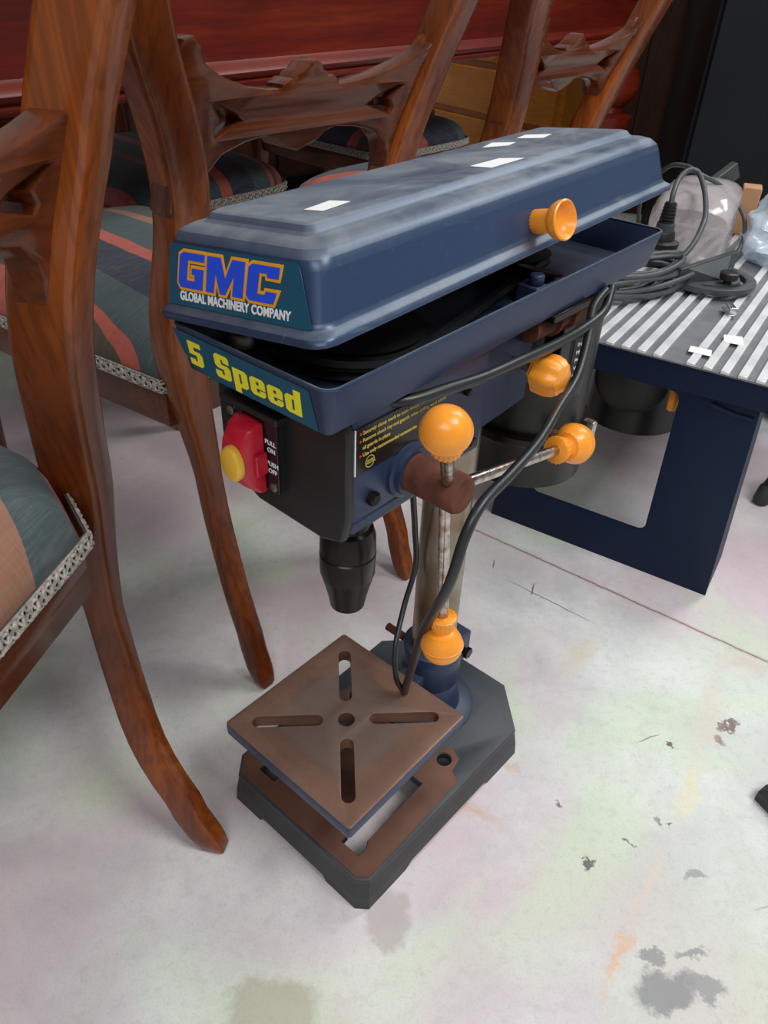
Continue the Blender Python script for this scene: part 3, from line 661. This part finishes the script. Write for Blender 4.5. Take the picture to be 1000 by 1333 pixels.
def chair(name,label,F,az,LT,RT,fab,group='dining chairs around the red table',wide=.044,deep=.046,trim=True,seatn=-.115,sd=.40,fl=.185,cxo=.153,bw=.150,dome=1,pw=1):
    r=empty(name,label,'chair',F,az,group)
    fp=lambda l,n,z: V3((l,-n,z))        # local x = along the back, local -y = behind the chair
    def off(z): return interp(PBZ,z)
    def stile(T):
        m=MB(); rings=[]; zs=[.0,.004,.012]+[.02+.8*k/40 for k in range(41)]
        # smooth the tables by averaging
        sm=lambda tb,z: sum(interp(tb,z+d) for d in (-.03,-.015,0,.015,.03))/5 if z>.05 else interp(tb,z)*.5+.5*sum(interp(tb,z+d) for d in (0,.02,.04))/3
        so_=sm(PBZ,0)
        for z in zs:
            kk=.62+.38*max(0,min(1,(z-.24)/.13)); w_=wide*kk; d_=deep*kk
            if z<.002: w_*=.55; d_*=.55
            elif z<.006: w_*=.80; d_*=.80
            elif z<.013: w_*=.93; d_*=.93
            if z>.62: d_*=.92
            l=sm(T,z); n_=sm(PBZ,z)
            rings.append([fp(l+x,n_+y,z) for x,y in rrect(-w_/2,w_/2,-d_/2,d_/2,min(w_,d_)*.20,3)])
        m.loft(rings); return m.build('stile_leg','mahogany',r,smooth=60)
    stile(LT); stile(RT)
    # carved splat
    def mp(x,y,h):
        return fp(x,off(y)-.009+h-splat_depth(x),y)
    k=.020
    sp=filled('carved_splat',[SPL_OUT+SPL_BOT,H1,H2],.020,mp,['mahogany_x'],r,bevel=.0030,smooth=50)
    for xc in (.005,.301):   # scrolled brackets against the stiles
        m=MB(); P=[fp(xc+(.004 if xc<.1 else -.004)*sin((z-.53)/.135*pi),off(z)-.004,z) for z in [.528+.137*k/14 for k in range(15)]]
        m.tube(P,[.007,.010,.010,.009,.0085,.008,.008,.008,.008,.0085,.009,.010,.0105,.010,.006],12); m.build('splat_bracket','mahogany',sp,smooth=60)
    # crest rail joining the tops
    l0,l1=interp(LT,.80),interp(RT,.80)
    m=MB(); rings=[]
    for k in range(13):
        s_=k/12; l=l0-.02+(l1-l0+.04)*s_; zc=.805+.012*sin(pi*s_); n_=off(.8)-.02*sin(pi*s_)
        rings.append([fp(l,n_+y,zc+z_) for y,z_ in rrect(-.013,.013,-.035,.035,.010,3)])
    m.loft(rings); m.build('crest_rail','mahogany_x',r,smooth=60)
    # seat outline (plan)
    def outline(g,n=7):
        w0,w1=bw-g,fl-g; yb=seatn
        cx_=cxo
        pts=[]
        for k in range(9):   # right side from back to front
            s_=k/8; pts.append((cx_+w0+(w1-w0)*s_**pw+.006*sin(pi*s_),(yb-g)*(1-s_)+(seatn-sd+.05+.9*g)*s_))
        for k in range(1,10):  # rounded front
            a=pi*k/10; ww=w1; x=cos(a)**1 if False else cos(a)
            pts.append((cx_+ww*(abs(x)**.6)*(1 if x>=0 else -1),(seatn-sd+.05)-.05*(sin(a)**.7)+g*.9))
        for k in range(9):
            s_=1-k/8; pts.append((cx_-w0-(w1-w0)*s_**pw-.006*sin(pi*s_),(yb-g)*(1-s_)+(seatn-sd+.05+.9*g)*s_))
        return pts
    def sring(g,z): return [fp(x,y,z) for x,y in outline(g)]
    m=MB(); m.loft([sring(.003,.305),sring(0,.309),sring(0,.348),sring(.004,.351)]); m.build('seat_rail','mahogany_x',r,smooth=40)
    m=MB(); rings=[sring(.001,.345),sring(-.001,.352),sring(.001,.362)]
    for g,z in ((.004,.374),(.012,.387),(.026,.398),(.046,.407),(.074,.413),(.104,.416),(.126,.417)): rings.append(sring(g,.362+(z-.362)*dome))
    m.loft(rings); m.build('seat_cushion',fab,r,smooth=80)
    if trim:
        P=[V3(p) for p in sring(-.0035,.357)]; P=P[:]  # open at the back
        P=P+[P[0]]
        # resample evenly
        L=[0]; 
        for a,b in zip(P,P[1:]): L.append(L[-1]+(b-a).length)
        tot=L[-1]; step=.0014 if trim==2 else .0024
        def at(s_):
            s_%=tot
            import bisect
            i=min(bisect.bisect_right(L,s_)-1,len(P)-2); t_=(s_-L[i])/max(1e-9,L[i+1]-L[i]); p=P[i].lerp(P[i+1],t_); d=(P[i+1]-P[i]).normalized(); return p,V3((d.y,-d.x,0))
        m=MB(); nst=int(tot/step)
        back=MB(); bp_=[at(i*tot/160) for i in range(161)]
        back.loft([[p+nn*-.001+V3((0,0,.0075)),p+nn*.001+V3((0,0,.0065)),p+nn*.001+V3((0,0,-.0065)),p+nn*-.001+V3((0,0,-.0075))] for p,nn in bp_],cap0=False,cap1=False)
        bk=back.build('trim_tape','gimp_back',r,smooth=0)
        for ph in (0,2*pi/3,4*pi/3):
            Q=[]; q=.0165
            for i in range(nst+1):
                s_=i*tot/nst; p,nn=at(s_); a=2*pi*s_/q+ph
                Q.append(p+nn*(.0022+.0012*sin(2*a+ph))+V3((0,0,.0055*sin(a))))
            m.tube(Q,.00135,5,cap=False)
        for zz in (.0070,-.0070):
            m.tube([at(i*tot/160)[0]+at(i*tot/160)[1]*.0018+V3((0,0,zz)) for i in range(161)],.0010,5,cap=False)
        m.build('braid_trim','gimp',bk,smooth=70)
    # front legs
    for l in (-.012,.318):
        m=MB(); m.lathe([(0,.010),(.004,.013),(.03,.011),(.06,.013),(.18,.019),(.25,.017),(.26,.021),(.27,.017),(.30,.021),(.345,.022)],fp(l,seatn-sd+.045,0),(0,0,1),20); m.build('front_leg','mahogany',r,smooth=50)
    return r
def chair_frame(F,az):   # F is the left rear foot on the floor
    return (F[0],F[1],0),radians(az)
F,a=chair_frame((-.131,.613),51)
chair('dining_chair','second wooden chair, back behind the drill cover, carved splat fully seen left of centre',F,a,LEFT_L,RIGHT_L,'fabric_b',wide=.042,deep=.036,trim=1,seatn=-.132,sd=.50)
# near chair: its right rear foot stands at (-.145,.403)
az=80; bd=V3((cos(radians(az)),sin(radians(az)),0)); Fa=V3((-.145,.400,0))-bd*(.306-.065)
chair('dining_chair','nearest dining chair at the left edge, braid-trimmed cushion in lower left corner',tuple(Fa),radians(az),A_LEFT,A_RIGHT,'fabric_a',wide=.034,deep=.048,trim=2,seatn=-.085,sd=.48,fl=.27,cxo=.120,bw=.143,dome=1.35,pw=.42)
chair('dining_chair','farthest chair whose carved splat shows above the drill cover, right of centre',(.206,1.15,0),radians(51),LEFT_L,[(0,.27),(.2,.29),(.51,.290),(.58,.305),(.62,.314),(.69,.326),(.82,.34)],'fabric_c',wide=.050,deep=.042,trim=1,seatn=-.12,sd=.40)
# chairs on the far side of the table
B0=V3((-.131,.613,0)); bdB=V3((cos(radians(51)),sin(radians(51)),0)); nB=V3((sin(radians(51)),-cos(radians(51)),0))
p=B0+bdB*(.52+.153)+nB*-1.25
chair('dining_chair','shaded dining chair under the red table, seat seen between the two left chair backs',tuple(p),radians(231),LEFT_L,RIGHT_L,'fabric_b',trim=1,sd=.47)
p=B0+bdB*(1.23+.153)+nB*-1.31
chair('dining_chair','far dining chair, green and salmon seat in front of pine drawers',tuple(p),radians(231),LEFT_L,RIGHT_L,'fabric_c',trim=1,sd=.47)

# ------------------------------------------------------------------ big red table
ta=radians(58); td=V3((cos(ta),sin(ta),0)); tn=V3((sin(ta),-cos(ta),0))    # td along the side, tn towards the camera
TP=V3((-.43,.89,0)); 
tbl=empty('dining_table','long red mahogany table with moulded apron and turned leg, behind the chairs','table',tuple(TP),ta)
# local x along, y away from the camera side
def box_(n_,m_,a,par,bv=.002): 
    m=MB(); m.box(*a); return m.build(n_,m_,par,bevel=bv)
Lt0,Lt1,Wt=-1.0,2.21,.62
box_('table_top','table_red',(Lt0-.04,Lt1+.04,-.04,Wt+.04,.735,.765),tbl,.006)
ap=box_('apron','table_red',(Lt0,Lt1,0,.025,.575,.735),tbl)
box_('apron','table_red',(Lt0,Lt1,Wt-.025,Wt,.575,.735),tbl); box_('apron','table_red',(Lt1-.025,Lt1,.025,Wt-.025,.575,.735),tbl); box_('apron','table_red',(Lt0,Lt0+.025,.025,Wt-.025,.575,.735),tbl)
m=MB(); prof=[(0,.570),(-.006,.568),(-.010,.572),(-.010,.576),(-.006,.579),(-.012,.583),(-.014,.588),(-.010,.594),(-.004,.597),(0,.602)]
m.loft([[V3((x,y,z)) for y,z in prof] for x in (Lt0,Lt1)]); m.build('apron_moulding','table_red',tbl,smooth=50)
legp=[(0,.030),(.02,.045),(.05,.035),(.08,.055),(.30,.075),(.355,.085),(.365,.055),(.38,.05),(.39,.062),(.41,.082),(.445,.092),(.48,.082),(.505,.055),(.515,.050),(.525,.062),(.540,.075),(.552,.078),(.558,.06),(.57,.062)]
for x,y in ((Lt1-.06,.06),(Lt1-.46,Wt-.06),(Lt0+.06,.06),(Lt0+.06,Wt-.06)):
    m=MB(); m.lathe(legp,(x,y,0),(0,0,1),32); m.box(x-.065,x+.065,y-.065,y+.065,.565,.735); m.build('turned_leg','table_red',tbl,smooth=50)

# ------------------------------------------------------------------ pine drawers, brown and black cabinets behind
pa=math.atan2(-.80,.598)
pc=empty('chest_of_drawers','golden pine chest of drawers behind the chairs under the red table','drawers',(.02,4.05,0),pa)
box_('carcass','pine',(-.35,.98,.02,.45,.0,.80),pc)
for k in range(4):
    z0=.035+.19*k
    dw=box_('drawer','pine',(-.32,.95,.0,.03,z0,z0+.165),pc,.004)
    for x in (-.05,.60):
        m=MB(); m.lathe([(0,.008),(.012,.008),(.018,.018),(.026,.016),(.028,.004)],(x,0,z0+.03),(0,-1,0),16); m.build('drawer_knob','pine',dw)
q_=B0+bdB*.5+nB*-1.75  # made-up dark box, added to cover the bright floor beyond the table
sb=empty('backdrop','long dark backdrop added behind the table to hide the bright floor','backdrop',tuple(q_),radians(51))
box_('carcass','brown_panel',(-1.2,1.75,.02,.40,.05,.62),sb,.003); box_('backdrop_top','brown_panel',(-1.22,1.77,-.01,.41,.62,.64),sb,.003); box_('plinth','black_panel',(-1.18,1.73,.05,.38,0,.05),sb)
for k in range(5): box_('door','brown_panel',(-1.19+.588*k,-1.19+.588*k+.575,.0,.02,.07,.60),sb,.002)
bc=empty('brown_cabinet','tall dark brown wooden cabinet behind the table leg','cabinet',(.80,2.98,0),radians(-8))
box_('carcass','brown_panel',(0,.9,0,.4,0,1.6),bc); box_('door','brown_panel',(.02,.44,-.018,-.001,.05,1.55),bc,.003); box_('door','brown_panel',(.46,.88,-.018,-.001,.05,1.55),bc,.003)
kc_=empty('black_cabinet','tall black cabinet standing behind the saw, upper right','cabinet',(.84,2.45,0),radians(-6))
box_('carcass','black_panel',(0,1.6,0,.4,0,1.7),kc_); box_('door','black_panel',(.01,.79,-.016,-.001,.05,1.66),kc_,.003); box_('door','black_panel',(.81,1.59,-.016,-.001,.05,1.66),kc_,.003)
m=MB(); m.tube([(.40,-.05,.56),(.48,-.05,.56)],.010,12); m.tube([(.40,-.05,.56),(.40,-.016,.56)],.006,8); m.tube([(.48,-.05,.56),(.48,-.016,.56)],.006,8); m.build('door_handle','steel',kc_)

# ------------------------------------------------------------------ TABLE SAW
sa=math.atan2(-.526,.85)
SG=empty('table_saw','dark blue bench saw with ribbed aluminium top and open frame legs, right of drill','table saw',(.175,.997,0),sa)
Wd,Dp=.341,.66
def panel(y,flip=0):
    o=[(0,0),(Wd,0),(Wd-.016,.302),(.016,.302)]
    q=rrect(.058,.236,.068,.288,.012,4); q=[(x+(.004*(z-.068)/.177 if x<.15 else -.004*(z-.068)/.177),z) for x,z in q]
    return filled('leg_panel',[o,q],.003,lambda x,z,h:V3((x,y+h,z)),['saw_blue'],SG,bevel=.0006)
panel(0); panel(Dp-.003)
for x0,s in ((0,1),(Wd,-1)):   # side flanges
    for ya,yb in ((.001,.060),(Dp-.060,Dp-.001)):
        m=MB(); poly=[(0,ya),(0,yb)]; t_=.003*s
        m.add([(x0,ya,0),(x0,yb,.03),(x0+.016*s,yb,.302),(x0+.016*s,ya,.302),(x0+t_,ya,0),(x0+t_,yb,.03),(x0+.016*s+t_,yb,.302),(x0+.016*s+t_,ya,.302)],[(0,1,2,3),(5,4,7,6),(0,4,5,1),(3,2,6,7),(0,3,7,4),(1,5,6,2)])
        m.build('leg_flange','saw_blue',SG,smooth=0)
x0,x1=.002,.336
m=MB(); m.box(x0,x1,-.010,-.006,.295,.329); m.box(x0,x1,Dp+.006,Dp+.010,.295,.329); m.box(x0,x0+.004,-.010,Dp+.010,.295,.329); m.box(x1-.004,x1,-.010,Dp+.010,.295,.329); m.box(x0+.004,x1-.004,-.006,Dp+.006,.323,.327)
m.build('top_frame','saw_blue',SG,bevel=.001)
m=MB(); m.tube([(.27,-.003,.285),(.30,-.003,.280),(.322,-.003,.280)],.003,8); m.build('frame_bead','saw_blue',SG)
m=MB(); m.box(x0-.002,x1+.001,-.014,Dp+.012,.3292,.3312); m.build('table_plate','grey_alu_dark',SG)
proto=None; k=0; x=x0+.001
while x<x1-.009:
    if .190<x<.215: x+=.0205; continue        # mitre slot
    if proto is None:
        m=MB(); m.box(0,.0105,-.0145,Dp+.013,.3312,.3352); proto=m.build('aluminium_rib','grey_alu',SG,bevel=.0006,seg=1); o=proto
    else:
        o=proto.copy(); C.objects.link(o); o.parent=SG
    o.location=(x,0,0); x+=.0205
# thin white patches on the ribs
for q in ([(.222,.018),(.250,.020),(.246,.040),(.220,.038)],[(.252,.078),(.276,.082),(.268,.112),(.246,.104)]):
    o=filled('white_patch',[q],.0004,lambda x,y,z:V3((x,y,.3354+z)),['patch_white'],SG,smooth=0)
# motor under the top
m=MB(); m.lathe([(0,.045),(.004,.052),(.06,.054),(.064,.064),(.12,.066),(.125,.058)],(.150,.075,.252),(-.15,.98,0),40); 
sm_=m.build('saw_motor','motor_black',SG,smooth=35)
m=MB(); m.lathe([(0,.070),(.105,.074),(.115,.055)],(.140,.17,.262),(0,0,-1),36); m.box(.10,.22,.08,.22,.28,.322); m.build('motor_housing','motor_black',sm_,smooth=35)
m=MB(); m.tube([(.205,.05,.292),(.214,.040,.286),(.219,.034,.268),(.219,.032,.246)],[.005,.007,.0075,.006],12); m.build('height_lever','orange',SG,smooth=60)

# things lying on the saw
def SW(x,y,z=0): return V3((.175+.85*x+.526*y,.997-.526*x+.85*y,.3352+z))
SRot=sa
gd=empty('blade_guard','clear plastic blade guard with scuffs lying on the ribbed saw top','blade guard',tuple(SW(.098,.475)),sa+.10)
m=MB()
def garch(y,w,h,n=10): # outer arch
    P=[(-w*1.02,0),(-w,h*.72)]
    for k in range(n+1):
        a=pi-pi*k/n; P.append((w*.98*math.copysign(abs(cos(a))**.6,cos(a)),h*.72+h*.28*sin(a)**.8))
    P.append((w*1.02,0)); return [V3((x,y,z)) for x,z in P]
ga=[garch(y,w,h) for y,w,h in ((-.09,.056,.035),(-.080,.062,.080),(-.055,.064,.098),(.05,.064,.106),(.085,.062,.102),(.100,.058,.060))]
m.loft(ga,closed=False,cap0=True,cap1=True)
g_=m.build('guard_shell','clear_guard',gd,smooth=40); sdm=g_.modifiers.new('wall','SOLIDIFY'); sdm.thickness=.0025
m=MB(); m.box(-.004,.004,-.05,.09,.002,.03); m.tube([(-.054,0,.035),(.054,0,.035)],.004,10); m.build('guard_arm','grey_alu',gd)
# mains plug standing in the coil
pg=empty('mains_plug','black mains plug with ribbed strain relief and grey lead on the saw','plug',tuple(SW(.083,.345)),sa)
m=MB(); m.lathe([(.028,.018),(.030,.0265),(.038,.0270),(.041,.019),(.052,.0175),(.055,.016)],(0,0,0),(0,0,1),28); m.build('plug_body','black_plastic',pg,smooth=40)
m=MB(); m.lathe([(.055,.0150),(.066,.0140),(.067,.011)],(0,0,0),(0,0,1),24); m.build('plug_collar','gauge',pg)
m=MB(); pf=[]
for k in range(6): pf+=[(.067+.005*k,.0122-.0005*k),(.0698+.005*k,.0122-.0005*k),(.070+.005*k,.0085),(.0718+.005*k,.0085)]
m.lathe(pf,(0,0,0),(0,0,1),20); m.build('strain_relief','black_plastic',pg,smooth=20)
for a in (0,2.1,4.2):
    m=MB(); m.box(-.003+.008*cos(a),.003+.008*cos(a),-.0008+.008*sin(a),.0008+.008*sin(a),.006,.028); m.build('pin','steel',pg)
m=MB()
lp=[(0,0,.096),(-.002,.008,.112),(-.006,.04,.124),(-.004,.08,.131),(.010,.09,.128),(.030,.062,.113),(.048,.02,.096),(.060,-.025,.082),(.060,-.074,.055),(.040,-.118,.026),(.022,-.155,.010),(-.002,-.185,.0065)]
m.tube(smooth_pts(lp,8),.0042,10); m.build('lead','grey_rubber',pg,smooth=60)
# coiled grey lead
cl=empty('coiled_lead','bundle of looped grey electrical cable at the left of the saw top','cable',tuple(SW(.088,.175)),sa+1.05)
random.seed(4)
for k in range(9):
    m=MB(); P=[]; a0=random.uniform(-.2,.2); rx=.078+.020*random.random(); ry=.022+.014*random.random(); cx_=random.uniform(-.014,.014); cy_=random.uniform(-.012,.012)
    for i in range(29):
        t_=2*pi*i/28; P.append(V3((cx_+rx*cos(t_+a0)*(1+.06*sin(3*t_+k)),cy_+ry*sin(t_),.0095+.0042*k+.004*sin(2*t_+k))))
    m.tube(P,.0040,8,cap=False); m.build('cable_loop','grey_rubber',cl,smooth=60)
gl_=empty('gauge_lead','thin grey flex arching from behind the drill cover to the mitre gauge','cable',tuple(SW(.12,.45)),sa)
m=MB(); m.tube(smooth_pts([V3((x-.12,y-.45,z)) for x,y,z in ((-.02,.57,.004),(-.02,.56,.06),(.02,.53,.112),(.060,.50,.123),(.088,.478,.118),(.122,.503,.100),(.163,.514,.065),(.184,.471,.036),(.186,.420,.010),(.178,.385,.0042))],8),.0038,8); m.build('flex','grey_rubber',gl_,smooth=60)
# tie block
o=box_('cable_tie_block','gauge',(-.02,.02,-.015,.015,0,.012),None); o.location=SW(.03,.13); o.rotation_euler=(0,0,sa+.3); tag(o,'small grey plastic block beside the cable bundle on the saw','plastic block')
# mitre gauge
mg=empty('mitre_gauge','dark grey mitre gauge with half-round scale and knob on the saw top','mitre gauge',tuple(SW(.172,.300)),sa+1.27)
hd=[(.068*cos(a),.072*sin(a)*-1) for a in [pi*k/16 for k in range(17)]]
arc=[(.055*cos(a),-.058*sin(a)) for a in [pi*(.12+.76*k/12) for k in range(13)]]+[(.046*cos(a),-.048*sin(a)) for a in [pi*(.88-.76*k/12) for k in range(13)]]
filled('gauge_head',[hd,arc],.007,lambda x,y,h:V3((x,y,.006+h)),['gauge'],mg,bevel=.001)
m=MB(); m.box(-.078,.082,.0,.009,.003,.036); m.build('gauge_fence','gauge',mg,bevel=.001)
m=MB(); m.box(-.008,.008,-.05,.02,.0,.0052); m.build('gauge_bar','metal_chrome',mg,bevel=.0005)
m=MB(); m.lathe([(.013,.006),(.020,.006),(.021,.013),(.030,.014),(.032,.011)],(-.012,-.040,0),(0,0,1),12); m.build('gauge_knob','black_plastic',mg,smooth=20)
m=MB(); m.add([(-.06,.0,.013),(.06,0,.013),(.06,.0,.034),(-.06,.0,.034),(.0,-.03,.013)],[(0,1,4),(0,4,3),(1,2,4),(2,3,4),(0,3,2,1)]); m.build('gauge_web','gauge',mg,smooth=0)
# clip
o=MB(); o.box(-.006,.006,-.016,.016,0,.002); o.box(-.006,-.004,-.016,.010,.002,.010); o.box(.004,.006,-.016,.010,.002,.010); o.box(-.006,.006,-.016,-.014,.002,.012)
o=o.build('metal_clip','metal_chrome',None,bevel=.0005); o.location=SW(.232,.195); o.rotation_euler=(0,0,sa+.5); tag(o,'small shiny metal clip below the mitre gauge','clip')
# timber block and grey bar behind the guard
o=box_('timber_block','block_wood',(-.016,.016,-.02,.02,0,.082),None,.002); o.location=SW(.150,.645); o.rotation_euler=(0,0,sa+.2); tag(o,'small raw timber block behind the clear guard','wood block')
o=box_('grey_bar','gauge',(-.05,.05,-.008,.008,0,.030),None,.002); o.location=SW(.030,.64,.062); o.rotation_euler=(0,.35,sa+1.1); o.location=SW(-.005,.62,.0); o.rotation_euler=(0,-.55,sa+1.0); o.location=SW(.09,.640,.062)
tag(o,'grey metal bar leaning up behind the clear guard','metal bar')
# plastic bags: crumpled sheets
def bag(name,label,loc,rx,ry,rz_,seed,rot=0):
    bm=bmesh.new(); bmesh.ops.create_icosphere(bm,subdivisions=5,radius=1)
    off=V3((seed*3.1,seed*1.7,seed))
    for v in bm.verts:
        p=v.co.copy(); n1=noise.noise(p*1.4+off); n2=abs(noise.noise(p*2.3+off*2)); n3=abs(noise.noise(p*5+off))
        k=1+.35*n1-.45*n2-.06*n3
        v.co=V3((p.x*rx*k,p.y*ry*k,max(-.30*rz_,p.z*rz_*k)))
        v.co.z+=.30*rz_
    me=bpy.data.meshes.new(name); bm.to_mesh(me); bm.free(); me.materials.append(M['clear_bag']); me.shade_smooth(); me.set_sharp_from_angle(angle=radians(60))
    o=bpy.data.objects.new(name,me); C.objects.link(o); o.location=loc; o.rotation_euler=(0,0,rot); return tag(o,label,'plastic bag')
bag('plastic_bag','crumpled clear plastic bag on the saw at the right edge',SW(.250,.555),.080,.12,.085,3,sa)
bag('plastic_bag','pale crumpled plastic wrap heaped behind the clear bag, right edge',SW(.235,.80),.075,.06,.085,8,sa)

# ------------------------------------------------------------------ tools at the right edge
tm=empty('tool_stand','black tool stand with curved foot at the right edge, beside the saw leg','tool stand',(.665,1.06,0),0)
m=MB(); m.tube(smooth_pts([V3(p) for p in ((-.028,.0,.012),(-.022,.0,.035),(-.008,0,.075),(.005,0,.12),(.03,0,.17),(.06,0,.21))],5),[.010]*4+[.013]*22,10); m.build('curved_leg','black_plastic',tm,smooth=60)
m=MB(); m.lathe([(0,.010),(.006,.014),(.030,.014),(.040,.009)],(-.030,0,0),(.15,0,1),16); m.build('rubber_foot','foot_grey',tm)
m=MB(); m.box(0,.30,-.06,.10,.155,.25); m.build('tool_body','black_plastic',tm,bevel=.01)
m=MB(); m.tube([(.17,0,.01),(.15,0,.16)],.012,10); m.build('curved_leg','black_plastic',tm)
ft=empty('tripod_foot','dark grey angular tool foot poking in at the right edge, low','tool foot',(.452,.443,0),0)
m=MB(); pl_=[(-.040,.045),(-.028,.054),(.02,.056),(.12,.04),(.12,-.05),(.02,-.045),(-.008,-.018)]
m.loft([[V3((x,y,0)) for x,y in pl_],[V3((x,y,.014)) for x,y in pl_],[V3((x*.9+.003,y*.9,.022)) for x,y in pl_]]); m.build('foot_shoe','foot_grey',ft,smooth=0,bevel=.0015)
m=MB(); m.tube([(.05,0,.015),(.07,0,.10)],.018,16); m.build('foot_post','foot_grey',ft)
